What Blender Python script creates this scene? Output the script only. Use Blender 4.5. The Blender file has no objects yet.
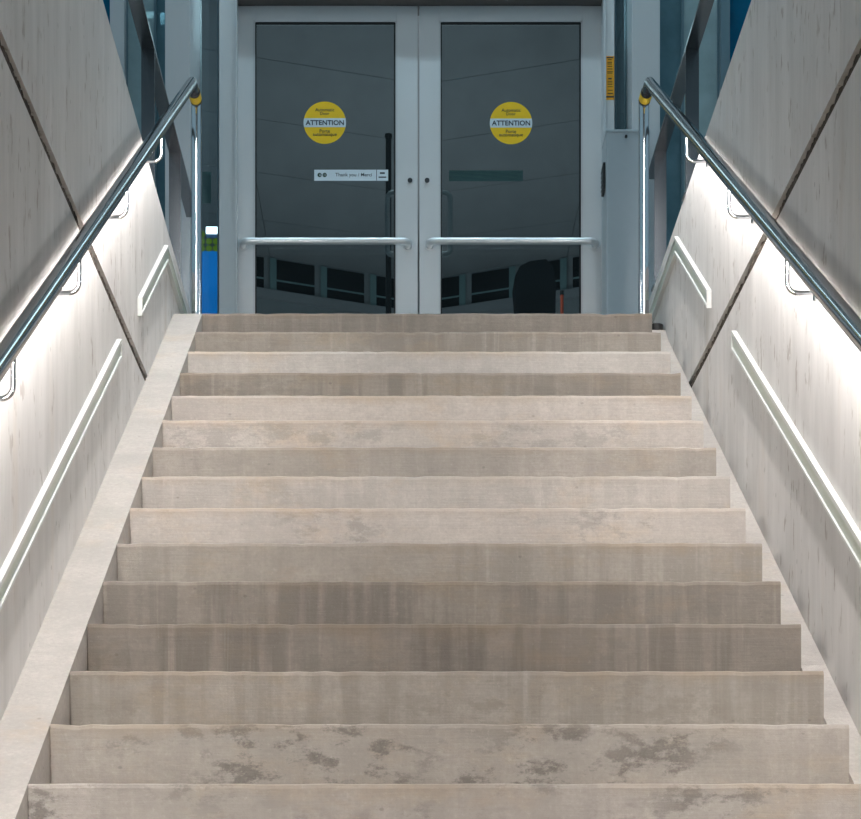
import bpy, bmesh, math, random
from mathutils import Vector, Matrix

random.seed(7)
R = random.Random(11)
scene = bpy.context.scene
COL = scene.collection

# ------------------------------------------------------------------ camera, light, exposure
F_PX, PX, PY = 1970.0, 398.0, 965.0          # focal length and principal point in photo pixels
LAND = 4.50                                   # height of the upper landing
EYE = LAND - 2.956
cam_d = bpy.data.cameras.new('camera')
cam_d.sensor_width = 36.0
cam_d.lens = F_PX / 861.0 * 36.0
cam_d.shift_x = (430.5 - PX) / 861.0
cam_d.shift_y = (PY - 409.5) / 861.0
cam_d.clip_end = 300
cam = bpy.data.objects.new('camera', cam_d)
cam.location = (0, 0, EYE)
cam.rotation_euler = (math.pi / 2, 0, 0)
COL.objects.link(cam)
scene.camera = cam

world = bpy.data.worlds.new('world')
scene.world = world
world.use_nodes = True
bg = world.node_tree.nodes['Background']
bg.inputs['Color'].default_value = (0.54, 0.83, 1.0, 1)
bg.inputs['Strength'].default_value = 0.43

scene.view_settings.view_transform = 'Standard'
scene.view_settings.look = 'None'
scene.view_settings.gamma = 1.0
scene.view_settings.use_curve_mapping = False
scene.view_settings.exposure = 0.0

LED_STRENGTH = 168.0
LED_COLOR = (1.0, 0.965, 0.94)

# ------------------------------------------------------------------ helpers
def tag(o, label=None, cat=None, group=None, kind=None):
    if label: o['label'] = label
    if cat: o['category'] = cat
    if group: o['group'] = group
    if kind: o['kind'] = kind
    return o

def empty(name, loc=(0, 0, 0)):
    o = bpy.data.objects.new(name, None)
    o.location = loc
    o.empty_display_size = 0.1
    COL.objects.link(o)
    return o

def link(name, me, mat, parent=None):
    o = bpy.data.objects.new(name, me)
    COL.objects.link(o)
    if mat is not None and len(me.materials) == 0:
        me.materials.append(mat)
    if parent is not None:
        o.parent = parent
        if parent.parent is None:
            o.matrix_parent_inverse = Matrix.Translation(parent.location).inverted()
    return o

def finish(name, bm, mat, parent=None, smooth=False):
    bmesh.ops.recalc_face_normals(bm, faces=bm.faces)
    me = bpy.data.meshes.new(name)
    bm.to_mesh(me); bm.free()
    if smooth:
        for p in me.polygons: p.use_smooth = True
        me.set_sharp_from_angle(angle=math.radians(40))
    return link(name, me, mat, parent)

def add_box(bm, x0, x1, y0, y1, z0, z1, bev=0.0):
    vs = [bm.verts.new(p) for p in ((x0,y0,z0),(x1,y0,z0),(x1,y1,z0),(x0,y1,z0),
                                    (x0,y0,z1),(x1,y0,z1),(x1,y1,z1),(x0,y1,z1))]
    fs = [bm.faces.new([vs[i] for i in f]) for f in
          ((3,2,1,0),(4,5,6,7),(0,1,5,4),(1,2,6,5),(2,3,7,6),(3,0,4,7))]
    if bev > 0:
        es = list({e for f in fs for e in f.edges})
        bmesh.ops.bevel(bm, geom=es, offset=bev, segments=2, profile=0.5, affect='EDGES')

def box(name, mat, parent, x0, x1, y0, y1, z0, z1, bev=0.0):
    bm = bmesh.new(); add_box(bm, min(x0,x1), max(x0,x1), y0, y1, z0, z1, bev)
    return finish(name, bm, mat, parent)

def add_prism(bm, poly, axis, a0, a1):
    """extrude a 2D polygon along an axis: 'x' -> poly is (y,z), 'y' -> (x,z)"""
    def P(p, a): return (a, p[0], p[1]) if axis == 'x' else ((p[0], a, p[1]) if axis == 'y' else (p[0], p[1], a))
    A = [bm.verts.new(P(p, a0)) for p in poly]
    B = [bm.verts.new(P(p, a1)) for p in poly]
    bm.faces.new(A); bm.faces.new(B[::-1])
    n = len(poly)
    for i in range(n):
        bm.faces.new((A[i], B[i], B[(i+1) % n], A[(i+1) % n]))

def prism(name, mat, parent, poly, axis, a0, a1):
    bm = bmesh.new(); add_prism(bm, poly, axis, a0, a1)
    return finish(name, bm, mat, parent)

def add_tube(bm, pts, r, n=16, caps=True):
    pts = [Vector(p) for p in pts]
    rings = []
    up = None
    for i, p in enumerate(pts):
        if i == 0: t = (pts[1] - p).normalized()
        elif i == len(pts) - 1: t = (p - pts[i-1]).normalized()
        else: t = ((p - pts[i-1]).normalized() + (pts[i+1] - p).normalized()).normalized()
        if up is None:
            ref = Vector((1, 0, 0)) if abs(t.x) < 0.9 else Vector((0, 0, 1))
            up = (ref - t * ref.dot(t)).normalized()
        else:
            up = (up - t * up.dot(t)).normalized()
        side = t.cross(up).normalized()
        k = 1.0
        if 0 < i < len(pts) - 1:
            c = (p - pts[i-1]).normalized().dot(t)
            k = 1.0 / max(c, 0.5)
        # stretch ring in the bend plane so mitres keep their thickness
        bend = None
        if k > 1.0001:
            b = (pts[i+1] - p).normalized() - (p - pts[i-1]).normalized()
            bend = (b - t * b.dot(t)).normalized()
        ring = []
        for j in range(n):
            a = 2 * math.pi * j / n
            d = up * math.cos(a) + side * math.sin(a)
            if bend is not None:
                d = d + bend * (d.dot(bend) * (k - 1))
            ring.append(bm.verts.new(p + d * r))
        rings.append(ring)
    for a, b in zip(rings[:-1], rings[1:]):
        for j in range(n):
            bm.faces.new((a[j], a[(j+1) % n], b[(j+1) % n], b[j]))
    if caps:
        bm.faces.new(rings[0][::-1]); bm.faces.new(rings[-1])

def tube(name, mat, parent, pts, r, n=16):
    bm = bmesh.new(); add_tube(bm, pts, r, n)
    return finish(name, bm, mat, parent, smooth=True)

def fillet(pts, rad, seg=6):
    pts = [Vector(p) for p in pts]
    out = [pts[0]]
    for i in range(1, len(pts) - 1):
        a, p, b = pts[i-1], pts[i], pts[i+1]
        u = (a - p).normalized(); v = (b - p).normalized()
        ang = u.angle(v)
        d = min(rad / math.tan(ang / 2), (a-p).length * .49, (b-p).length * .49)
        rr = d * math.tan(ang / 2)
        c = p + (u + v).normalized() * (rr / math.sin(ang / 2))
        s, e = p + u * d, p + v * d
        for k in range(seg + 1):
            w = k / seg
            q = s.lerp(e, w)
            out.append(c + (q - c).normalized() * rr)
    out.append(pts[-1])
    return out

def disc(name, mat, parent, c, r, y0, y1, n=48):
    bm = bmesh.new()
    poly = [(c[0] + r*math.cos(2*math.pi*i/n), c[1] + r*math.sin(2*math.pi*i/n)) for i in range(n)]
    add_prism(bm, poly, 'y', y0, y1)
    return finish(name, bm, mat, parent)

def lettering(name, text, mat, parent, cx, cz, y, width, bold=0.0, depth=0.001, height=None):
    cu = bpy.data.curves.new(name, 'FONT')
    cu.body = text; cu.align_x = 'CENTER'; cu.align_y = 'CENTER'
    cu.offset = bold; cu.resolution_u = 3
    tmp = bpy.data.objects.new('text_source', cu)
    COL.objects.link(tmp)
    dg = bpy.context.evaluated_depsgraph_get(); dg.update()
    me = bpy.data.meshes.new_from_object(tmp.evaluated_get(dg))
    bpy.data.objects.remove(tmp); bpy.data.curves.remove(cu)
    xs = [v.co.x for v in me.vertices]; ys = [v.co.y for v in me.vertices]
    s = width / (max(xs) - min(xs))
    sz = s if height is None else height / (max(ys) - min(ys))
    mx, my = (max(xs)+min(xs))/2, (max(ys)+min(ys))/2
    for v in me.vertices:
        v.co = Vector((cx + (v.co.x - mx)*s, y, cz + (v.co.y - my)*sz))
    bm = bmesh.new(); bm.from_mesh(me); bpy.data.meshes.remove(me)
    g = bmesh.ops.extrude_face_region(bm, geom=list(bm.faces))
    bmesh.ops.translate(bm, verts=[v for v in g['geom'] if isinstance(v, bmesh.types.BMVert)], vec=(0, -depth, 0))
    return finish(name, bm, mat, parent)

def wx(x, Y): return (x - PX) * Y / F_PX
def wz(y, Y): return EYE + (PY - y) * Y / F_PX

# ------------------------------------------------------------------ materials
def new_mat(name):
    m = bpy.data.materials.new(name); m.use_nodes = True
    nt = m.node_tree
    return m, nt, nt.nodes['Principled BSDF']

def N(nt, typ, **kw):
    n = nt.nodes.new(typ)
    for k, v in kw.items(): setattr(n, k, v)
    return n

def noise(nt, vec, scale, detail=4, rough=0.6):
    n = N(nt, 'ShaderNodeTexNoise')
    n.inputs['Scale'].default_value = scale
    n.inputs['Detail'].default_value = detail
    n.inputs['Roughness'].default_value = rough
    nt.links.new(vec, n.inputs['Vector'])
    return n.outputs['Fac']

def ramp(nt, fac, a, b, va=0.0, vb=1.0):
    n = N(nt, 'ShaderNodeMapRange')
    n.clamp = True
    n.inputs['From Min'].default_value = a; n.inputs['From Max'].default_value = b
    n.inputs['To Min'].default_value = va; n.inputs['To Max'].default_value = vb
    nt.links.new(fac, n.inputs['Value'])
    return n.outputs['Result']

def mapping(nt, scale, loc=(0, 0, 0)):
    tc = N(nt, 'ShaderNodeTexCoord')
    mp = N(nt, 'ShaderNodeMapping')
    mp.inputs['Scale'].default_value = scale
    mp.inputs['Location'].default_value = loc
    nt.links.new(tc.outputs['Object'], mp.inputs['Vector'])
    return mp.outputs['Vector']

def mixc(nt, fac, a, b, mode='MIX'):
    n = N(nt, 'ShaderNodeMix', data_type='RGBA', blend_type=mode)
    for sock, v in ((n.inputs[0], fac), (n.inputs[6], a), (n.inputs[7], b)):
        if isinstance(v, (int, float)): sock.default_value = v
        elif isinstance(v, tuple): sock.default_value = (*v, 1) if len(v) == 3 else v
        else: nt.links.new(v, sock)
    return n.outputs[2]

def math_n(nt, op, a, b):
    n = N(nt, 'ShaderNodeMath', operation=op)
    for s, v in ((n.inputs[0], a), (n.inputs[1], b)):
        if isinstance(v, (int, float)): s.default_value = v
        else: nt.links.new(v, s)
    return n.outputs[0]

def bump(nt, bsdf, h, strength=0.3, dist=0.002):
    b = N(nt, 'ShaderNodeBump')
    b.inputs['Strength'].default_value = strength
    b.inputs['Distance'].default_value = dist
    nt.links.new(h, b.inputs['Height'])
    nt.links.new(b.outputs['Normal'], bsdf.inputs['Normal'])

def wall_concrete(name, base, dark, seed):
    m, nt, b = new_mat(name)
    off = (seed * 3.1, seed * 1.7, seed * 5.3)
    fine = noise(nt, mapping(nt, (7, 7, 1.1), off), 1.0, 8, .68)          # vertical board streaks
    big = noise(nt, mapping(nt, (1.1, 1.1, .8), off), 1.0, 3)
    brown = noise(nt, mapping(nt, (5, 5, .7), (off[1], off[0], 2)), 1.0, 5)
    c = mixc(nt, ramp(nt, fine, .38, .72), base, dark)
    c = mixc(nt, ramp(nt, big, .45, .75, 0, .45), c, tuple(v*.86 for v in base))
    c = mixc(nt, ramp(nt, brown, .60, .78, 0, .35), c, (base[0]*.75, base[1]*.62, base[2]*.48))
    # long vertical pock marks
    pit = noise(nt, mapping(nt, (26, 26, 11), off), 1.0, 3, .55)
    clus = noise(nt, mapping(nt, (2.5, 2.5, 1.6), off), 1.0, 2)
    pm = math_n(nt, 'MULTIPLY', ramp(nt, pit, .61, .67), ramp(nt, clus, .40, .54))
    c = mixc(nt, math_n(nt, 'MULTIPLY', pm, .65), c, (base[0]*.50, base[1]*.45, base[2]*.40))
    # small holes
    vor = N(nt, 'ShaderNodeTexVoronoi'); vor.inputs['Scale'].default_value = 1.0
    nt.links.new(mapping(nt, (11, 11, 8), off), vor.inputs['Vector'])
    hole = ramp(nt, vor.outputs['Distance'], .05, .075, 1, 0)
    c = mixc(nt, math_n(nt, 'MULTIPLY', hole, .55), c, tuple(v*.4 for v in base))
    nt.links.new(c, b.inputs['Base Color'])
    b.inputs['Roughness'].default_value = .78
    b.inputs['Specular IOR Level'].default_value = .25
    h = math_n(nt, 'SUBTRACT', fine, math_n(nt, 'MULTIPLY', pm, 1.5))
    gr = noise(nt, mapping(nt, (60, 60, 40), off), 1.0, 4, .7)
    bump(nt, b, math_n(nt, 'ADD', h, math_n(nt, 'MULTIPLY', gr, .35)), .22, .003)
    return m

def step_concrete(name, tone, streak, blotch, seed, warm=0.0, ztop=None):
    m, nt, b = new_mat(name)
    off = (seed * 4.3, seed * 2.9, seed * 1.3)
    dk = max(0.0, min(1.0, (.58 - tone) / .28))
    base = (tone*(1.0+.02*warm), tone*(.94-.05*dk-.012*warm), tone*(.88-.10*dk-.03*warm))
    c = base
    cloud = noise(nt, mapping(nt, (2.2, 2.2, 5), off), 1.0, 5)
    c = mixc(nt, ramp(nt, cloud, .38, .62, 0, .8), base, tuple(v*.78 for v in base))
    mott = noise(nt, mapping(nt, (16, 16, 22), off), 1.0, 9, .8)
    c = mixc(nt, ramp(nt, mott, .40, .68, 0, .6), c, tuple(v*.74 for v in base))
    # rain streaks running down the riser
    st = noise(nt, mapping(nt, (19, 1, 1.1), off), 1.0, 4)
    where = noise(nt, mapping(nt, (1.3, 1, .6), off), 1.0, 2)
    sm = math_n(nt, 'MULTIPLY', ramp(nt, st, .43, .57), ramp(nt, where, .28, .5))
    c = mixc(nt, math_n(nt, 'MULTIPLY', sm, streak), c, tuple(v*.60 for v in base))
    lt = ramp(nt, noise(nt, mapping(nt, (26, 1, .9), (off[2], 0, off[0])), 1.0, 3), .62, .70)
    c = mixc(nt, math_n(nt, 'MULTIPLY', lt, streak*.5), c, tuple(min(1, v*1.35) for v in base))
    # rust-coloured patches
    ru = noise(nt, mapping(nt, (3.6, 3.6, 6.5), (off[1], off[2], off[0])), 1.0, 6, .65)
    c = mixc(nt, ramp(nt, ru, .53, .70, 0, .42), c, (tone*.94, tone*.72, tone*.50))
    # dark flaking blotches
    if blotch > 0:
        bl = noise(nt, mapping(nt, (9, 9, 16), off), 1.0, 8, .75)
        wh = noise(nt, mapping(nt, (1.5, 1, 2.2), (off[2], off[1], off[0])), 1.0, 2)
        bm_ = math_n(nt, 'MULTIPLY', ramp(nt, bl, .50, .58), ramp(nt, wh, .42, .54))
        c = mixc(nt, math_n(nt, 'MULTIPLY', bm_, blotch), c, tuple(v*.42 for v in base))
    # speckled grain
    gr = noise(nt, mapping(nt, (75, 75, 75), off), 1.0, 5, .75)
    c = mixc(nt, ramp(nt, gr, .46, .66, 0, .42), c, tuple(v*.70 for v in base))
    c = mixc(nt, ramp(nt, gr, .30, .42, .3, 0), c, tuple(min(1, v*1.25) for v in base))
    # ragged brown run-off stain along the front edge of the step
    if ztop is not None:
        tc = N(nt, 'ShaderNodeTexCoord'); sx = N(nt, 'ShaderNodeSeparateXYZ')
        nt.links.new(tc.outputs['Object'], sx.inputs[0])
        rag = noise(nt, mapping(nt, (7, 7, 7), off), 1.0, 6, .7)
        hgt = math_n(nt, 'ADD', sx.outputs['Z'], math_n(nt, 'MULTIPLY', rag, .09))
        band = ramp(nt, hgt, ztop + .006, ztop + .044)
        part = ramp(nt, noise(nt, mapping(nt, (1.6, 1, 1), (off[1], 0, off[0])), 1.0, 2), .38, .62, .1, 1)
        c = mixc(nt, math_n(nt, 'MULTIPLY', math_n(nt, 'MULTIPLY', band, part), .62), c, (tone*.80, tone*.62, tone*.45))
    vor = N(nt, 'ShaderNodeTexVoronoi'); vor.inputs['Scale'].default_value = 1.0
    nt.links.new(mapping(nt, (9, 9, 13), off), vor.inputs['Vector'])
    c = mixc(nt, ramp(nt, vor.outputs['Distance'], .04, .07, .5, 0), c, tuple(v*.45 for v in base))
    nt.links.new(c, b.inputs['Base Color'])
    b.inputs['Roughness'].default_value = .8
    b.inputs['Specular IOR Level'].default_value = .25
    brush = noise(nt, mapping(nt, (6, 6, 130), off), 1.0, 3)
    h = math_n(nt, 'ADD', math_n(nt, 'MULTIPLY', brush, .5), mott)
    bump(nt, b, h, .6, .004)
    return m

def plain(name, col, rough=.5, metal=0.0, grain=0.06, scale=30, spec=.5):
    m, nt, b = new_mat(name)
    f = noise(nt, mapping(nt, (scale, scale, scale)), 1.0, 3)
    c = mixc(nt, f, tuple(v*(1-grain) for v in col), tuple(min(1, v*(1+grain)) for v in col))
    nt.links.new(c, b.inputs['Base Color'])
    b.inputs['Roughness'].default_value = rough
    b.inputs['Metallic'].default_value = metal
    b.inputs['Specular IOR Level'].default_value = spec
    return m

def brushed(name, col, rough, scale, metal=1.0):
    m, nt, b = new_mat(name)
    f = noise(nt, mapping(nt, scale), 1.0, 3)
    c = mixc(nt, f, tuple(v*.92 for v in col), col)
    nt.links.new(c, b.inputs['Base Color'])
    nt.links.new(ramp(nt, f, 0, 1, rough*.8, rough*1.25), b.inputs['Roughness'])
    b.inputs['Metallic'].default_value = metal
    return m

def emissive(name, col, s):
    m, nt, b = new_mat(name)
    b.inputs['Base Color'].default_value = (*col, 1)
    b.inputs['Emission Color'].default_value = (*col, 1)
    b.inputs['Emission Strength'].default_value = s
    return m

def glass_mat(name, tint, ior=1.9, rough=0.0, haze=(0.02, .03, .035), haze_f=.15):
    m = bpy.data.materials.new(name); m.use_nodes = True
    nt = m.node_tree; nt.nodes.clear()
    out = N(nt, 'ShaderNodeOutputMaterial')
    tr = N(nt, 'ShaderNodeBsdfTransparent'); tr.inputs['Color'].default_value = (*tint, 1)
    gl = N(nt, 'ShaderNodeBsdfGlossy'); gl.inputs['Roughness'].default_value = rough
    df = N(nt, 'ShaderNodeBsdfDiffuse'); df.inputs['Color'].default_value = (*haze, 1)
    fr = N(nt, 'ShaderNodeFresnel'); fr.inputs['IOR'].default_value = ior
    f = noise(nt, mapping(nt, (4, 4, 4)), 1.0, 4)
    m1 = N(nt, 'ShaderNodeMixShader'); nt.links.new(ramp(nt, f, .2, .8, haze_f*.7, haze_f*1.3), m1.inputs[0])
    nt.links.new(tr.outputs[0], m1.inputs[1]); nt.links.new(df.outputs[0], m1.inputs[2])
    m2 = N(nt, 'ShaderNodeMixShader'); nt.links.new(fr.outputs[0], m2.inputs[0])
    nt.links.new(m1.outputs[0], m2.inputs[1]); nt.links.new(gl.outputs[0], m2.inputs[2])
    nt.links.new(m2.outputs[0], out.inputs['Surface'])
    return m

M = {}
M['wall_a'] = wall_concrete('board_marked_concrete', (.63, .605, .585), (.49, .47, .452), 1)
M['wall_b'] = wall_concrete('board_marked_concrete_b', (.63, .605, .585), (.49, .47, .452), 4)
M['core'] = plain('concrete_core', (.42, .39, .36), .9, grain=.15)
M['kerb'] = step_concrete('kerb_concrete', .50, .05, .0, 3)
M['slab'] = step_concrete('floor_concrete', .46, .05, .3, 9)
M['joint'] = step_concrete('joint_sealant', .10, .2, .6, 5, warm=3)
M['steel'] = plain('stainless_steel', (.58, .60, .62), .11, 1.0, grain=.02)
M['steel_dark'] = plain('guard_steel', (.22, .23, .245), .25, 1.0, grain=.04)
M['alu'] = brushed('brushed_aluminium_paint', (.68, .70, .71), .42, (3, 3, 3), .25)
M['alu_lt'] = brushed('light_aluminium_paint', (.60, .62, .635), .40, (3, 3, 3), .2)
M['alu_shine'] = plain('satin_aluminium', (.74, .76, .77), .32, .8, grain=.02)
M['head'] = plain('dark_header_paint', (.10, .095, .095), .5)
M['cream'] = plain('cream_rail_paint', (.60, .61, .585), .38, grain=.03)
M['green_face'] = plain('pale_green_rail_face', (.52, .56, .48), .35, grain=.05)
M['yellow'] = plain('yellow_tape', (.80, .52, .015), .45, grain=.08)
M['sticker_y'] = plain('yellow_sticker_vinyl', (.86, .55, .004), .5, grain=.04)
M['sticker_w'] = plain('white_sticker_vinyl', (.62, .72, .78), .5, grain=.03)
M['orange'] = plain('orange_label_vinyl', (.80, .36, .004), .5, grain=.05)
M['black'] = plain('black_plastic', (.012, .012, .013), .5)
M['ink'] = plain('dark_print_ink', (.012, .02, .035), .6)
M['ink_b'] = plain('brown_print_ink', (.10, .06, .004), .6)
M['logo'] = plain('dark_green_print_ink', (.006, .035, .018), .6)
M['gasket'] = plain('black_rubber_gasket', (.010, .011, .013), .7)
M['cab'] = plain('grey_cabinet_paint', (.40, .45, .48), .38, grain=.03)
M['glass'] = glass_mat('tinted_door_glass', (.72, .80, .82), 1.5)
M['glass_side'] = glass_mat('tinted_side_glass', (.55, .72, .78), 1.6, haze=(.06,.12,.15), haze_f=.4)
M['glass_clear'] = glass_mat('clear_side_glass', (.70, .82, .86), 1.5, haze=(.05,.09,.11), haze_f=.2)
M['glass_teal'] = glass_mat('teal_curtain_glass', (.35, .55, .62), 1.6, haze=(.16, .30, .36), haze_f=.7)
M['glass_blue'] = glass_mat('blue_curtain_glass', (.10, .35, .50), 1.7, haze=(.0, .17, .33), haze_f=.75)
M['glass_pale'] = glass_mat('pale_curtain_glass', (.5, .7, .75), 1.8, haze=(.46, .62, .65), haze_f=.75)
M['int_wall'] = plain('interior_grey_wall', (.36, .38, .385), .8)
M['int_ceil'] = plain('interior_grey_ceiling', (.40, .41, .42), .7, grain=.04)
M['int_teal'] = plain('interior_teal_frame', (.25, .40, .40), .5)
M['int_dark'] = plain('interior_dark_glass', (.004, .006, .008), .8, spec=.1)
M['led'] = emissive('led_diffuser', LED_COLOR, LED_STRENGTH)
M['canopy'] = emissive('canopy_lamp_glow', (.60, .86, 1.0), 82.0)
M['stair_lamp'] = emissive('stair_lamp_glow', (.85, .95, 1.0), 32.0)
M['frame'] = plain('dark_teal_frame', (.12, .20, .24), .4)
M['strip_back'] = plain('teal_strip_back', (.36, .56, .55), .6)
M['lamp'] = emissive('lamp_glow', (.9, .97, 1.0), 9.0)
M['blue'] = emissive('blue_backlit_panel', (.002, .20, .62), 1.05)
M['green'] = emissive('lime_backlit_dots', (.22, .34, .01), .55)
M['paper'] = plain('pale_green_notice_paper', (.62, .78, .68), .7)
M['red'] = plain('orange_red_plastic', (.80, .12, .05), .5)
M['pave'] = plain('paving_grey', (.36, .35, .34), .85, grain=.12, scale=4)

# ------------------------------------------------------------------ key dimensions
T, H = 0.30, 0.18                    # tread depth, riser height
Y0 = 8.93                            # front edge of the landing
NST = 25
XL, XR = -0.889, 1.152               # ends of the steps
WL, WR = -1.018, 1.225               # inner faces of the side walls
DOOR_Y = 10.765
SL = H / T
def zn(y): return LAND + (min(y, Y0) - Y0) * SL     # nosing plane

# ------------------------------------------------------------------ floors and ground
o = box('floor_lower', M['slab'], None, WL, WR, -5.0, Y0 - (NST-1)*T + 0.02, -0.2, 0.0); tag(o, kind='structure')
o = box('floor_landing', M['slab'], None, WL, WR, Y0 + T, DOOR_Y - .06, LAND - .25, LAND); tag(o, kind='structure')
for nm, x0, x1, y0, y1 in (('ground_left', -14, WL - .20, -14, DOOR_Y - .06), ('ground_right', WR + .20, 14, -14, DOOR_Y - .06),
                           ('ground_back', WL - .20, WR + .20, -14, -5.2)):
    o = box(nm, M['pave'], None, x0, x1, y0, y1, LAND - .3, LAND - .02); tag(o, kind='structure')

# ------------------------------------------------------------------ staircase
stair = empty('staircase', (0, Y0, LAND))
tag(stair, 'beige concrete staircase of long straight steps climbing to the double doors', 'staircase')
tones = [.275,.345,.56,.325,.56,.585,.43,.54,.575,.40,.305,.27,.375,.44,.475]
streaks = [.55,.6,.15,.8,.15,.2,.25,.2,.1,.5,.9,.9,.5,.2,.2]
blot = [0,.2,.1,.3,.1,.4,.15,.2,.5,.1,.2,.25,.3,.95,.9]
for k in range(NST):
    y, z = Y0 - k*T, LAND - k*H
    tn = tones[k] if k < 15 else .42 + .08*R.random()
    sk = streaks[k] if k < 15 else .3
    bl = blot[k] if k < 15 else .3
    mat = step_concrete('step_concrete_%02d' % k, tn, sk, bl, k + 1, warm=1.0 if k in (4,5,8) else .4, ztop=z)
    bm = bmesh.new()
    depth = T + .03 if k else T
    zb = max(z - H - .04, -.1)
    nseg = 56
    prof = [(y + depth, z), (y + .010, z), (y + .004, z - .003), (y, z - .012), (y, zb), (y + depth, zb)]
    rows = []
    for i in range(nseg + 1):
        x = XL + (XR - XL) * i / nseg
        j1, j2 = R.uniform(-1, 1)*.0012, R.uniform(-1, 1)*.0016
        if R.random() < .05: j1 += R.uniform(.002, .005); j2 -= R.uniform(.001, .003)
        ring = []
        for q, (py, pz) in enumerate(prof):
            dy = j1 if q in (1, 2, 3) else 0
            dz = j2 if q in (1, 2, 3) else 0
            ring.append(bm.verts.new((x, py + dy, pz + min(dz, 0.001))))
        rows.append(ring)
    for a, b2 in zip(rows[:-1], rows[1:]):
        for q in range(6):
            bm.faces.new((a[q], a[(q+1) % 6], b2[(q+1) % 6], b2[q]))
    bm.faces.new(rows[0]); bm.faces.new(rows[-1][::-1])
    finish('step', bm, mat, stair)
yb = Y0 - (NST-1)*T
# raised kerb along the left wall, flush with the step edges
prism('kerb', M['kerb'], stair, [(Y0+.012, LAND), (Y0 + T, LAND), (Y0 + T, LAND - .5), (yb + .3, -.1), (yb - .3, -.1), (yb - .3, 0.002)], 'x', WL, XL + .0005)
# sunken strip along the right wall, the steps stand proud of it
g = .125
prism('side_channel', M['kerb'], stair, [(Y0 + .10, LAND - .045), (Y0 + T, LAND - .045), (Y0 + T, LAND - .5), (yb + .3, -.1), (yb - .3 + g/SL, -.1), (yb-.3+g/SL, 0.002), (Y0 , LAND - g)], 'x', XR - .0005, WR)
prism('stair_slab', M['core'], stair, [(Y0 + T, LAND - .25), (yb + .4, -.05), (yb + .9, -.05), (Y0 + T, LAND - .6)], 'x', XL - .05, XR + .02)

tube('drain_outlet', M['black'], stair, [(1.188, 9.06, LAND - .05), (1.188, 9.06, LAND - .014)], .032, 20)
# ------------------------------------------------------------------ side walls
def side_wall(name, s, W, y_end, zjoint, ztop0, ztop1, seam_y, mat):
    """s=-1 left, +1 right; ztop0 at Y=6.8, ztop1 at Y=9.64"""
    def X(d): return W + s*d
    slope = (ztop1 - ztop0) / 2.84
    def zt(y): return ztop0 + (y - 6.8) * slope if y > 2 else ztop0 + (2 - 6.8) * slope
    root = prism(name, M['core'], None, [(-5, -.2), (y_end, -.2), (y_end, zt(y_end) - .01), (2, zt(2) - .01), (-5, zt(-5) - .01)], 'x', X(.05), X(.20))
    tag(root, kind='structure')
    gj = .024
    # upper panels (the seam between them is a hairline), lower panel, filler in the wide joint
    ys = [-5.0, 2.0, seam_y, y_end]
    for a, b2 in zip(ys[:-1], ys[1:]):
        a2 = a + .0015 if a > -4 else a
        b3 = b2 - .0015 if b2 < y_end else b2
        prism('panel', mat, root, [(a2, zjoint + gj), (b3, zjoint + gj), (b3, zt(b3)), (a2, zt(a2))], 'x', X(0), X(.052))
    ys = [-5.0, 1.0, y_end]
    for a, b2 in zip(ys[:-1], ys[1:]):
        prism('panel', mat, root, [(a + .001, -.2), (b2 - .001, -.2), (b2 - .001, zjoint - gj), (a + .001, zjoint - gj)], 'x', X(0), X(.052))
    bm = bmesh.new()
    n = 1300
    rings = []
    for i in range(n + 1):
        y = -5 + (y_end + 5) * i / n
        d = .010 + R.uniform(-.006, .006)
        ring = [bm.verts.new((X(.05), y, zjoint - gj - .002)), bm.verts.new((X(d + .006), y, zjoint - gj - .001)),
                bm.verts.new((X(d + R.uniform(-.003,.003)), y, zjoint + R.uniform(-.006, .006))), bm.verts.new((X(d + .006), y, zjoint + gj + .001)),
                bm.verts.new((X(.05), y, zjoint + gj + .002))]
        rings.append(ring)
    for a, b2 in zip(rings[:-1], rings[1:]):
        for q in range(4): bm.faces.new((a[q], a[q+1], b2[q+1], b2[q]))
    finish('joint_filler', bm, M['joint'], root)
    return zt

ztL = side_wall('wall_left', -1, WL, 10.22, EYE + 2.372, EYE + 3.328, EYE + 3.207, 7.24, M['wall_a'])
ztR = side_wall('wall_right', 1, WR, 10.45, EYE + 2.432, EYE + 3.345, EYE + 3.235, 7.05, M['wall_b'])
o = box('wall_back', M['core'], None, WL - .2, WR + .2, -5.2, -5.0, -.2, LAND); tag(o, kind='structure')

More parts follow.
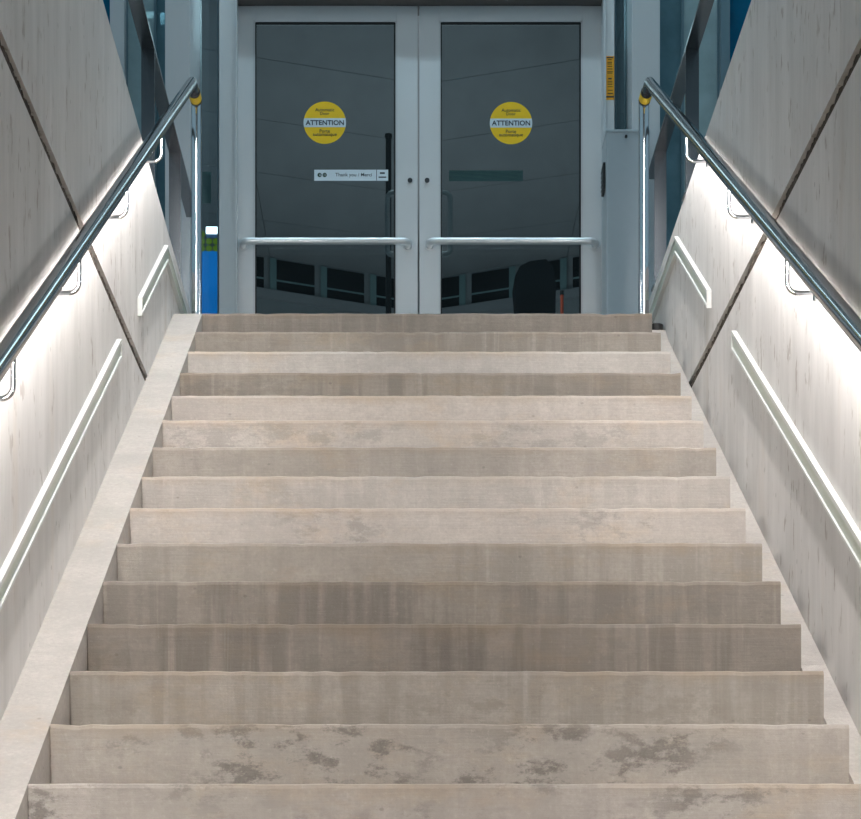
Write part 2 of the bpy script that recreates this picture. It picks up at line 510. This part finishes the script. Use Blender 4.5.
# ------------------------------------------------------------------ handrails with light strips underneath
RAIL_R = .0245
def handrail(name, s, W, Xr, label):
    root = empty(name, (Xr, Y0 + .205, LAND))
    tag(root, label, 'handrail', 'lit stainless handrails')
    ze = LAND + 1.043
    ye, yp = Y0, Y0 + .205
    y_lo = yb - .25
    pts = [(Xr, y_lo - .3, ze + (y_lo - ye)*SL), (Xr, y_lo, ze + (y_lo - ye)*SL), (Xr, ye, ze), (Xr, yp, ze)]
    tube('rail', M['steel'], root, pts, RAIL_R, 28)
    tube('post', M['steel'], root, [(Xr, yp, LAND - (.04 if s > 0 else 0)), (Xr, yp, ze - RAIL_R*.3)], RAIL_R*.97, 28)
    # tape band on the level end of the rail, black collars on both sides
    for nm, a, b2, rr, mt in (('collar', .086, .104, .0272, 'black'), ('tape', .102, .166, .0275, 'yellow'), ('collar', .164, .182, .0275, 'black')):
        tube(nm, M[mt], root, [(Xr, ye + a, ze), (Xr, ye + b2, ze)], rr, 28)
    # post flange
    bm = bmesh.new()
    add_tube(bm, [(Xr, yp, LAND - (.046 if s > 0 else 0)), (Xr, yp, LAND + .012 - (.046 if s > 0 else 0))], .055, 24)
    finish('base_flange', bm, M['black'] if s > 0 else M['steel'], root, smooth=True)
    # light strip: thin housing on the underside facing the wall
    d = Vector((0, 1, SL)).normalized()
    up = Vector((0, -SL, 1)).normalized()
    out = Vector((s, 0, 0))
    nrm = (out * math.cos(math.radians(101)) - up * math.sin(math.radians(101))).normalized()
    tan = d.cross(nrm).normalized()
    a0 = Vector((Xr, y_lo + .05, ze + (y_lo + .05 - ye)*SL)); a1 = Vector((Xr, ye - .10, ze - .10*SL))
    def strip(nm, mt, w, r0, r1):
        bm = bmesh.new()
        ring = []
        for c in (a0, a1):
            ring.append([bm.verts.new(c + nrm*rr + tan*ww) for rr, ww in ((r0, -w), (r1, -w), (r1, w), (r0, w))])
        for q in range(4):
            bm.faces.new((ring[0][q], ring[0][(q+1) % 4], ring[1][(q+1) % 4], ring[1][q]))
        bm.faces.new(ring[0]); bm.faces.new(ring[1][::-1])
        return finish(nm, bm, M[mt], root)
    hs = strip('light_housing', 'steel', .0085, .018, .0262)
    sp = strip('light_strip', 'led', .0065, .020, .0266)
    # bent rod brackets
    for yy in (7.78, 6.78, 5.77, 4.78, 3.78, 2.78, 1.88):
        zr = ze + (yy - ye)*SL
        path = fillet([(Xr, yy, zr - RAIL_R*.6), (Xr, yy, zr - .135), (W - s*.001, yy, zr - .135)], .03, 7)
        br = tube('bracket', M['steel'], root, path, .007, 12)
        bm = bmesh.new(); add_tube(bm, [(W - s*.006, yy, zr - .135), (W, yy, zr - .135)], .022, 18)
        finish('wall_rose', bm, M['steel'], br, smooth=True)
    return root
XRL, XRR = -.934, 1.140
handrail('handrail', -1, WL, XRL, 'stainless tube handrail with yellow tape on the wall with a wide kerb below')
handrail('handrail', 1, WR, XRR, 'stainless tube handrail with yellow tape beside the tall grey cabinet')

# ------------------------------------------------------------------ low guide rails on the walls
def guide_rail(s, W, upper, label):
    root = empty('guide_rail', (W, 7.0, LAND))
    tag(root, label, 'guide rail', 'cream guide rails low on the walls')
    t = .018
    yA, zA = (8.61, EYE + 3.136 + .030 + .03*SL) if s > 0 else (8.58, EYE + 3.136)                      # top edge at the bend
    def zt(y): return zA + (y - yA)*SL if y <= yA else zA - (y - yA)*.035
    hgt = .072
    segs = [(7.70, yA, 9.95)] if upper else [(1.2, 7.13, None)]
    y0, y1, y2 = segs[0]
    line = [y0, y1] + ([y2] if y2 else [])
    def bar(nm, mt, top, bot, out):
        poly_t = [(y, zt(y) - top) for y in line]
        poly_b = [(y, zt(y) - bot) for y in line][::-1]
        prism(nm, M[mt], root, poly_t + poly_b, 'x', W - s*.0005, W - s*out)
    bar('top_lip', 'cream', 0, .016, t)
    bar('face', 'green_face', .016, hgt - .010, t*.66)
    bar('bottom_lip', 'cream', hgt - .010, hgt, t)
    ends = [y0] if upper else [y1]
    for e in ends:
        a, b2 = (e - .004, e) if upper else (e, e + .004)
        prism('end_cap', M['cream'], root, [(a, zt(e)), (b2, zt(e)), (b2, zt(e) - hgt), (a, zt(e) - hgt)], 'x', W - s*.0005, W - s*(t + .001))
guide_rail(-1, WL, True, 'short bent cream guide rail on the wall above the wide kerb, near the doors')
guide_rail(-1, WL, False, 'long straight cream guide rail on the wall above the wide kerb')
guide_rail(1, WR, True, 'short bent cream guide rail on the wall near the tall grey cabinet')
guide_rail(1, WR, False, 'long straight cream guide rail on the wall without a kerb')

# ------------------------------------------------------------------ guard railings on top of the walls
def guard(s, Wi, zt, posts, y_end, label):
    root = empty('guard_railing', (Wi, 8.4, zt(8.4)))
    tag(root, label, 'railing', 'flat bar guard railings')
    Wo = Wi + s*.058
    zb = EYE + 3.915
    def zz(y): return zb - (y - 8.42)*.02
    prism('top_bar', M['steel_dark'], root, [(1.0, zz(1.0)), (y_end, zz(y_end)), (y_end, zz(y_end) + .012), (1.0, zz(1.0) + .012)], 'x', Wi, Wo)
    for y in posts:
        prism('post', M['steel_dark'], root, [(y, zt(y)), (y + .012, zt(y + .012)), (y + .012, zz(y) + .001), (y, zz(y) + .001)], 'x', Wi + s*.0005, Wo - s*.0005)
        box('foot_plate', M['steel_dark'], root, Wi - s*.01, Wo + s*.01, y - .03, y + .042, zt(y + .04) - .001, zt(y - .03) + .008)
guard(-1, -1.040, ztL, (9.44, 8.42, 6.2, 5.2, 4.2, 3.2, 2.2), 10.22, 'grey flat bar guard railing on the wall with a wide kerb below')
guard(1, 1.229, ztR, (9.44, 8.42, 6.2, 5.2, 4.2, 3.2, 2.2), 9.75, 'grey flat bar guard railing on the wall near the tall grey cabinet')

# ------------------------------------------------------------------ entrance front
D = DOOR_Y
def X(x, y=D): return wx(x, y)
def Z(y, d=D): return wz(y, d)
ZTOP = Z(8)
ZHI = LAND + 3.4
MIDX = wx(418.5, DOOR_Y)
def trim(n, mat, x0, x1, y0, y1, z0, z1, bev=.003):
    o = box('trim_%d' % n, mat, None, x0, x1, y0, y1, z0, z1, bev); tag(o, kind='structure'); return o
# jambs and header around the doors
jl = trim(1, M['alu'], X(219, D-.13), X(236, D-.13), D - .13, D + .10, LAND, ZHI)
box('edge_bead', M['alu_lt'], jl, X(234.5, D-.14), X(236.8, D-.14), D - .14, D - .06, LAND, ZHI)
jr = trim(2, M['alu'], X(606, D-.13), X(614.5, D-.13), D - .13, D + .10, LAND, ZHI)
box('edge_bead', M['alu_lt'], jr, X(603.5, D-.14), X(606.2, D-.14), D - .14, D - .02, LAND, ZHI)
hd = trim(3, M['head'], X(236.6), X(603.4), D - .105, D + .10, ZTOP + .004, ZTOP + .05)
trim(4, M['alu'], X(236.6), X(603.4), D - .13, D + .10, ZTOP + .05, ZHI)
# wide columns beside the doors
cl = trim(5, M['alu_lt'], wx(165, 10.25), wx(190, 10.25), 10.25, D + .10, LAND, ZHI)
cr = trim(6, M['alu_lt'], wx(632, 10.49), wx(660, 10.49), 10.49, D + .10, LAND, ZHI)
# front wall above the curtain wall, with a canopy beam that carries a row of lamps
for i in range(2):
    root = empty('stair_lamp', (.1, 5.0 + i*2.0, LAND + 5.30))
    tag(root, ['long linear lamp under the canopy over the middle of the stairs', 'long linear lamp under the canopy over the top of the stairs'][i], 'lamp', 'long lamps over the stairs')
    box('housing', M['alu'], root, .04, .16, 4.8 + i*2.0, 6.7 + i*2.0, LAND + 5.24, LAND + 5.30)
    box('diffuser', M['stair_lamp'], root, .075, .125, 4.82 + i*2.0, 6.68 + i*2.0, LAND + 5.225, LAND + 5.24)
o = box('wall_front_upper', M['alu'], None, -5, 5.4, D - .06, D + .10, ZHI, LAND + 5.6); tag(o, kind='structure')
o = box('ceiling_canopy', M['pave'], None, -3.4, 3.8, -4.5, D - .06, LAND + 5.30, LAND + 5.45); tag(o, kind='structure')
trim(7, M['alu'], -2.6, 3.0, D - 1.10, D - .06, LAND + 5.05, LAND + 5.30, .004)
for i in range(3):
    lx = MIDX + (i - 1)*1.25
    root = empty('canopy_lamp', (lx, D - .95, LAND + 5.05))
    tag(root, ['linear lamp under the canopy beam above the narrow side glass', 'linear lamp under the canopy beam above the meeting edges of the doors',
               'linear lamp under the canopy beam above the tall grey cabinet'][i], 'lamp', 'lamps under the canopy beam')
    box('housing', M['alu'], root, lx - .55, lx + .55, D - 1.02, D - .88, LAND + 5.0, LAND + 5.05)
    box('diffuser', M['canopy'], root, lx - .53, lx + .53, D - 1.005, D - .895, LAND + 4.985, LAND + 5.0)
# curtain wall mullions
trim(8, M['alu_lt'], X(112.5), X(127), D - .10, D + .06, LAND - .02, ZHI)
trim(9, M['frame'], X(718), X(727), D - .10, D + .06, LAND - .02, ZHI)
trim(10, M['alu'], X(-60), X(-45), D - .10, D + .06, LAND - .02, ZHI)
trim(11, M['alu'], X(880), X(895), D - .10, D + .06, LAND - .02, ZHI)

def window(n, mat, x0, x1, frame=.007):
    root = empty('window_%d' % n, ((x0 + x1)/2, D, LAND)); tag(root, kind='structure')
    box('pane', mat, root, x0 + frame, x1 - frame, D - .004, D + .004, LAND + .03, ZHI - .02)
    for a, b2 in ((x0, x0 + frame), (x1 - frame, x1)):
        box('frame', M['frame'], root, a, b2, D - .025, D + .025, LAND + .0, ZHI - .02)
    box('frame', M['alu'], root, x0, x1, D - .025, D + .025, LAND - .02, LAND + .03)
    return root
window_1 = window(1, M['glass_clear'], wx(197, D), X(219))
window(2, M['glass_side'], X(614.5), wx(627, D))
window(3, M['glass_pale'], X(127), X(155.5))
window(4, M['glass_teal'], X(155.5), X(174))
window(5, M['glass_blue'], X(-45), X(112.5))
window(6, M['glass_pale'], X(682), X(718))
window(7, M['glass_teal'], X(655), X(682))
window(8, M['glass_blue'], X(727), X(880))

# orange warning label on the jamb
lb = box('warning_label', M['orange'], jr, X(605.3 + .6, D-.131), X(614.2, D-.131), D - .1322, D - .1302, Z(99.8, D-.132), Z(56.2, D-.132))
tag(lb, label='narrow orange label with rows of small black print')
yy = D - .1322
for (a, b2, l, r, ink) in ((57,58.2,606.6,613.2,'ink'),(59.2,60,608,611.6,'ink_b'),(62,62.8,607.5,612,'ink_b'),(63.6,64.4,607.5,611.8,'ink_b'),(66,66.8,607.6,612.2,'ink_b'),
                          (68.6,69.4,607.4,612.5,'ink_b'),(71.4,72.2,607.2,613,'ink_b'),(72.8,73.5,607.4,612.4,'ink_b'),(78,79.4,608.2,611.8,'ink'),(81,81.7,607.8,612.4,'ink_b'),
                          (82.6,83.3,607.8,612.4,'ink_b'),(84.2,84.9,607.8,612.4,'ink_b'),(86.4,87.1,607.8,612.6,'ink_b'),(89.9,90.7,608,612.7,'ink_b'),(93,94.2,607.6,613,'ink_b'),(96,97.6,606.2,614,'ink')):
    box('printed_line', M[ink], lb, X(l, yy), X(r, yy), yy - .0004, yy + .0002, Z(b2, yy), Z(a, yy))

# ------------------------------------------------------------------ doors
def door(n, xo, xi, gx0, gx1, s):
    """s=+1: hinge on the left, s=-1: hinge on the right; xo outer, xi meeting edge (pixels at D)"""
    root = empty('door_%d' % n, (X((xo + xi)/2), D, LAND)); tag(root, kind='structure')
    zt, zb = ZTOP, LAND + .008
    g0, g1 = X(gx0), X(gx1)
    gt, gb = Z(25), LAND + .20
    xa, xb = sorted((X(xo), X(xi)))
    yf, yr = D - .025, D + .025
    box('stile', M['alu'], root, xa, g0 - .008, yf, yr, zb, zt, .002)
    box('stile', M['alu'], root, g1 + .008, xb, yf, yr, zb, zt, .002)
    box('top_rail', M['alu'], root, g0 - .008, g1 + .008, yf, yr, gt + .008, zt)
    box('bottom_rail', M['alu'], root, g0 - .008, g1 + .008, yf, yr, zb, gb - .008)
    # glazing beads: raised metal bead then black gasket
    for a in (0, 1):
        xs = (g0 - .012, g0 - .003) if a == 0 else (g1 + .003, g1 + .012)
        box('glazing_bead', M['alu_lt'], root, xs[0], xs[1], yf - .006, yf + .004, gb - .01, gt + .012)
        xs = (g0 - .003, g0 + .004) if a == 0 else (g1 - .006, g1 + .003)
        box('gasket', M['gasket'], root, xs[0], xs[1], yf - .002, D - .010, gb, gt)
    box('glazing_bead', M['alu'], root, g0 - .012, g1 + .012, yf - .006, yf + .004, gt + .003, gt + .012)
    box('gasket', M['gasket'], root, g0, g1, yf - .002, D - .010, gt - .004, gt + .003)
    box('gasket', M['gasket'], root, g0, g1, yf - .002, D - .010, gb - .008, gb)
    pane = box('pane', M['glass'], root, g0, g1, D - .020, D - .012, gb, gt - .003)
    # horizontal pull bar with bent ends
    yb2 = D - .095
    za = Z(241, yb2)
    e0, e1 = (238.5, 411.5) if s > 0 else (426, 599.5)
    x0, x1 = wx(e0 + 3.5, yb2), wx(e1 - 3.5, yb2)
    path = fillet([(x0, yf, za), (x0, yb2, za), (x1, yb2, za), (x1, yf, za)], .04, 7)
    pb = tube('pull_bar', M['alu_shine'], root, path, .0185, 18)
    for xx in (x0, x1):
        tube('bar_foot', M['alu_shine'], pb, [(xx, yf - .006, za), (xx, yf, za)], .026, 18)
    # inner vertical handle seen through the glass
    hx = X(387.5, D+.09) if s > 0 else X(450, D+.09)
    hs = X(399, D+.03) if s > 0 else X(436, D+.03)
    path = fillet([(hs, yr, Z(187)), (hs, D + .075, Z(187)), (hx, D + .09, Z(187)), (hx, D + .09, Z(249)), (hs, D + .075, Z(249)), (hs, yr, Z(249))], .03, 6)
    tube('inside_handle', M['alu_lt'], root, path, .015, 14)
    # lock cylinder
    lx = X(410 if s > 0 else 427)
    tube('lock', M['steel_dark'], root, [(lx, yf - .008, Z(182.5)), (lx, yf, Z(182.5))], .013, 16)
    # round warning sticker
    cx = X(324.8, D-.02) if s > 0 else X(511, D-.02); cz = Z(122.8, D-.02) if s > 0 else Z(123.2, D-.02)
    ys = D - .0215
    st = disc('round_sticker', M['sticker_y'], root, (cx, cz), .1155, ys, D - .020)
    tag(st, label='round yellow sticker with a white band')
    bh = .0242
    n2 = 10
    poly = []
    for sg in (1, -1):
        for i in range(n2 + 1):
            t = -bh + 2*bh*i/n2
            t = t if sg > 0 else -t
            poly.append((cx + sg*math.sqrt(.1157**2 - t*t), cz + t))
    prism('white_band', M['sticker_w'], st, poly, 'y', ys - .0008, ys)
    lettering('lettering', 'ATTENTION', M['ink'], st, cx, cz, ys - .0008, .209, bold=.018, height=.0275)
    pz = D / F_PX
    for txt, dz, w in (('Automatic', 12.9, .104), ('Door', 9.2, .050), ('Porte', -8.3, .056), ('automatique', -12.2, .130)):
        lettering('lettering', txt, M['ink'], st, cx, cz + dz*pz, ys, w, bold=.004)
    return root, D - .020

d1, yg = door(1, 237, 417.6, 256, 395, 1)
d2, yg = door(2, 602.6, 419.4, 441, 580, -1)
# white strip on the left leaf
sp = box('white_strip', M['sticker_w'], d1, X(314.2, D-.02), X(388.2, D-.02), yg - .0015, yg, Z(180.8, D-.02), Z(169.8, D-.02))
tag(sp, label='narrow white sticker strip with small dark print')
yq = yg - .0015
pz = D / F_PX
for cx in (319.8, 324.8):
    disc('logo_disc', M['logo'], sp, (X(cx), Z(175.1, D-.02)), 2.15*pz, yq - .0006, yq, 24)
lettering('logo_mark', 'G', M['sticker_w'], sp, X(320.2, D-.02), Z(175.1, D-.02), yq - .0006, 1.9*pz, bold=.0, depth=.0004)
lettering('logo_mark', 'O', M['sticker_w'], sp, X(324.8, D-.02), Z(175.1, D-.02), yq - .0006, 2.2*pz, bold=-.01, depth=.0004)
lettering('lettering', 'Thank you / Merci', M['ink'], sp, X(353.6, D-.02), Z(175.3, D-.02), yq, 36.5*pz, bold=.006, depth=.0006)
box('divider', M['ink'], sp, X(376.3, D-.02), X(376.9, D-.02), yq - .0005, yq, Z(180.6, D-.02), Z(170.0, D-.02))
for a, b2, l, r in ((172.4, 174.0, 379.9, 384.8), (176.7, 177.9, 378.6, 386.2)):   # two rows of print too small to read
    box('printed_line', M['ink'], sp, X(l, D-.02), X(r, D-.02), yq - .0005, yq, Z(b2, D-.02), Z(a, D-.02))
# back side of a strip stuck inside the right leaf
tag(box('inside_strip', M['strip_back'], d2, X(449, D-.02), X(523, D-.02), D - .012, D - .0105, Z(180.6, D-.02), Z(169.8, D-.02)), label='faint teal back of a strip stuck inside the glass')

# ------------------------------------------------------------------ tall cabinet beside the right post
cab = empty('control_cabinet', (1.23, 10.45, LAND))
tag(cab, 'tall narrow grey metal cabinet standing beside the door jamb', 'cabinet')
cy = 10.36
cx0, cx1 = wx(606.5, cy), wx(650, cy)
ct = wz(129.5, cy)
box('body', M['cab'], cab, cx0, cx1, cy, cy + .22, LAND, ct - .012, .004)
box('lid', M['cab'], cab, cx0 - .002, cx1 + .002, cy - .003, cy + .226, ct - .014, ct, .003)
tube('screw', M['black'], cab, [(wx(626, cy), cy - .010, wz(132.5, cy) - .022), (wx(626, cy), cy + .001, wz(132.5, cy) - .022)], .007, 12)
rd = box('switch_unit', M['black'], cab, cx0 - .013, cx0 + .002, cy + .05, cy + .15, wz(186, cy), wz(158, cy), .004)
for i in range(5):
    zz = wz(163 + i*4.6, cy)
    box('button', M['steel_dark'], rd, cx0 - .016, cx0 - .012, cy + .06, cy + .14, zz - .007, zz + .004)

# ------------------------------------------------------------------ interior behind the doors
ZC = EYE + 6.2
o = box('floor_interior', M['int_wall'], None, -4, 4.4, D - .06, 19, LAND - .25, LAND - .001); tag(o, kind='structure')
ceil = box('ceiling', M['core'], None, -4, 4.4, D + .12, 19, ZC + .02, ZC + .12); tag(ceil, kind='structure')
MX = wx(418, 17.5)
# chevron panels: their joints run at a slant towards the middle
for sgn in (-1, 1):
    for r_ in range(6):
        for c_ in range(3):
            a0, a1 = MX + sgn*(1.3*c_ + .003), MX + sgn*(1.3*(c_ + 1) - .003)
            ya, yb3 = 11.87 + r_*1.0 + .004, 11.87 + (r_ + 1)*1.0 - .004
            k0, k1 = -.36*abs(a0 - MX), -.36*abs(a1 - MX)
            bm = bmesh.new()
            add_prism(bm, [(a0, ya + k0), (a1, ya + k1), (a1, yb3 + k1), (a0, yb3 + k0)], 'z', ZC, ZC + .02)
            finish('panel', bm, M['int_ceil'], ceil)
# two rear walls meeting in the middle, with a band of high windows
def rear(name, sgn):
    ang = math.radians(25) * -sgn
    c, s_ = math.cos(ang), math.sin(ang)
    root = empty(name, (MX, 17.85, LAND)); tag(root, kind='structure')
    def P(u, v): return (MX + sgn*u*c - 0, 17.85 - abs(u)*math.sin(math.radians(25)) + v)
    def pan(nm, mt, u0, u1, v0, v1, z0, z1):
        pts = [P(u0, v0), P(u1, v0), P(u1, v1), P(u0, v1)]
        bm = bmesh.new(); add_prism(bm, pts, 'z', z0, z1)
        return finish(nm, bm, M[mt], root)
    pan('wall_panel', 'int_wall', 0, 4.2, .0, .12, LAND, ZC)
    ztop = ZC - .02
    for i in range(7):
        u0 = .05 + i*.48
        pan('window', 'int_dark', u0, u0 + .36, -.012, .0, ztop - .26, ztop)
        pan('mullion', 'int_teal', u0 + .36, u0 + .42, -.03, .0, ztop - .28, ztop)
        pan('bar', 'int_teal', u0, u0 + .36, -.016, -.008, ztop - .19, ztop - .175)
    pan('ledge', 'int_ceil', 0, 4.2, -.05, .0, ztop - .36, ztop - .28)
    return root
rear('wall_rear_left', -1)
rear('wall_rear_right', 1)
for nm, a in (('wall_interior_left', -4.1), ('wall_interior_right', 4.3)):
    o = box(nm, M['int_wall'], None, a, a + .1, D + .12, 19, LAND, ZC + .1); tag(o, kind='structure')

# blue display with green dots behind the narrow side pane
yk = 11.9
dis = empty('display_board', (wx(210, yk), yk, LAND))
tag(dis, 'blue display board topped with lime green dots behind the narrow side glass', 'display')
box('panel', M['blue'], dis, wx(197, yk), wx(222, yk), yk, yk + .05, LAND + .02, wz(251, yk))
box('header', M['int_wall'], dis, wx(197, yk), wx(222, yk), yk, yk + .05, wz(251, yk), wz(228, yk))
for r_ in range(3):
    for c_ in range(3):
        disc('dot', M['green'], dis, (wx(202 + c_*7.0, yk), wz(234.5 + r_*7, yk)), .0185, yk - .004, yk, 18)
box('foot', M['int_dark'], dis, wx(197, yk), wx(222, yk), yk - .05, yk + .1, LAND, LAND + .02)
box('notice_sheet', M['paper'], window_1, X(202), X(211), D + .0045, D + .0055, Z(203), Z(171.5))
# lamps inside
def lamp(x, y, Y, w, h, label):
    root = empty('wall_lamp', (wx(x, Y), Y, wz(y, Y)))
    tag(root, label, 'lamp', 'small lamps behind the glass')
    box('housing', M['alu'], root, wx(x - w - 1, Y), wx(x + w + 1, Y), Y + .02, Y + .07, wz(y + h + 1, Y), wz(y - h - 1, Y), .004)
    box('diffuser', M['lamp'], root, wx(x - w, Y), wx(x + w, Y), Y, Y + .02, wz(y + h, Y), wz(y - h, Y), .004)
lamp(149.5, 14, 12.4, 4, 2.6, 'low wide white lamp glowing behind the pale glass')
lamp(162.3, 17.5, 12.4, 2.2, 5.3, 'small upright white lamp glowing behind the dark blue glass')
lamp(212, 229.5, 11.7, 6, 3, 'low white lamp above the blue display board')
# orange post and dark kiosk behind the right leaf
yo = 13.2
po = empty('safety_post', (wx(562, yo), yo, LAND))
tag(po, 'orange safety post with a black cap behind the right-hand door glass', 'post')
tube('shaft', M['red'], po, [(wx(562, yo), yo, LAND), (wx(562, yo), yo, wz(295, yo))], .011, 14)
tube('cap', M['black'], po, [(wx(562, yo), yo, wz(295, yo)), (wx(562, yo), yo, wz(291, yo))], .013, 14)
tube('base', M['black'], po, [(wx(562, yo), yo, LAND), (wx(562, yo), yo, LAND + .04)], .12, 20)
ki = empty('kiosk', (wx(540, 14.0), 14.0, LAND))
tag(ki, 'dark rounded kiosk standing inside behind the right-hand door glass', 'kiosk')
bm = bmesh.new()
pr = [(wx(519, 14), LAND), (wx(517, 14), wz(300, 14)), (wx(515, 14), wz(276, 14)), (wx(520, 14), wz(266, 14)), (wx(530, 14), wz(261, 14)),
      (wx(546, 14), wz(259, 14)), (wx(553, 14), wz(266, 14)), (wx(556, 14), wz(284, 14)), (wx(551, 14), LAND)]
add_prism(bm, pr, 'y', 14.0, 14.35)
finish('body', bm, M['int_dark'], ki)
box('screen', M['int_dark'], ki, wx(524, 14), wx(546, 14), 13.985, 14.0, LAND + .9, wz(300, 14))
# dark interior pole by the meeting stile
po2 = empty('queue_post', (wx(389, 11.6), 11.6, LAND)); tag(po2, 'black post standing inside behind the left-hand door glass', 'post')
tube('shaft', M['black'], po2, [(wx(388.5, 11.6), 11.6, LAND), (wx(388.5, 11.6), 11.6, wz(138, 11.6))], .017, 14)
tube('cap', M['black'], po2, [(wx(388.5, 11.6), 11.6, wz(138, 11.6)), (wx(388.5, 11.6), 11.6, wz(134.5, 11.6))], .022, 14)
tube('base', M['black'], po2, [(wx(388.5, 11.6), 11.6, LAND), (wx(388.5, 11.6), 11.6, LAND + .03)], .14, 20)

# unseen fill lights added inside
ld = bpy.data.lights.new('interior_fill_up', 'AREA'); ld.energy = 36; ld.size = 3.0; ld.color = (.88, .95, 1.0)  # hidden upward fill, added to brighten the ceiling panels
lo = bpy.data.objects.new('interior_fill_up', ld); lo.location = (.2, 14.5, LAND + .25); lo.rotation_euler = (math.pi, 0, 0)
COL.objects.link(lo)
ld = bpy.data.lights.new('entrance_fill_down', 'AREA'); ld.energy = 45; ld.size = 1.4; ld.color = (.82, .96, 1.0)  # added downward fill without a fitting, lifts the inside handles and kiosk
lo = bpy.data.objects.new('entrance_fill_down', ld); lo.location = (.1, 12.4, ZC - .05)
COL.objects.link(lo)
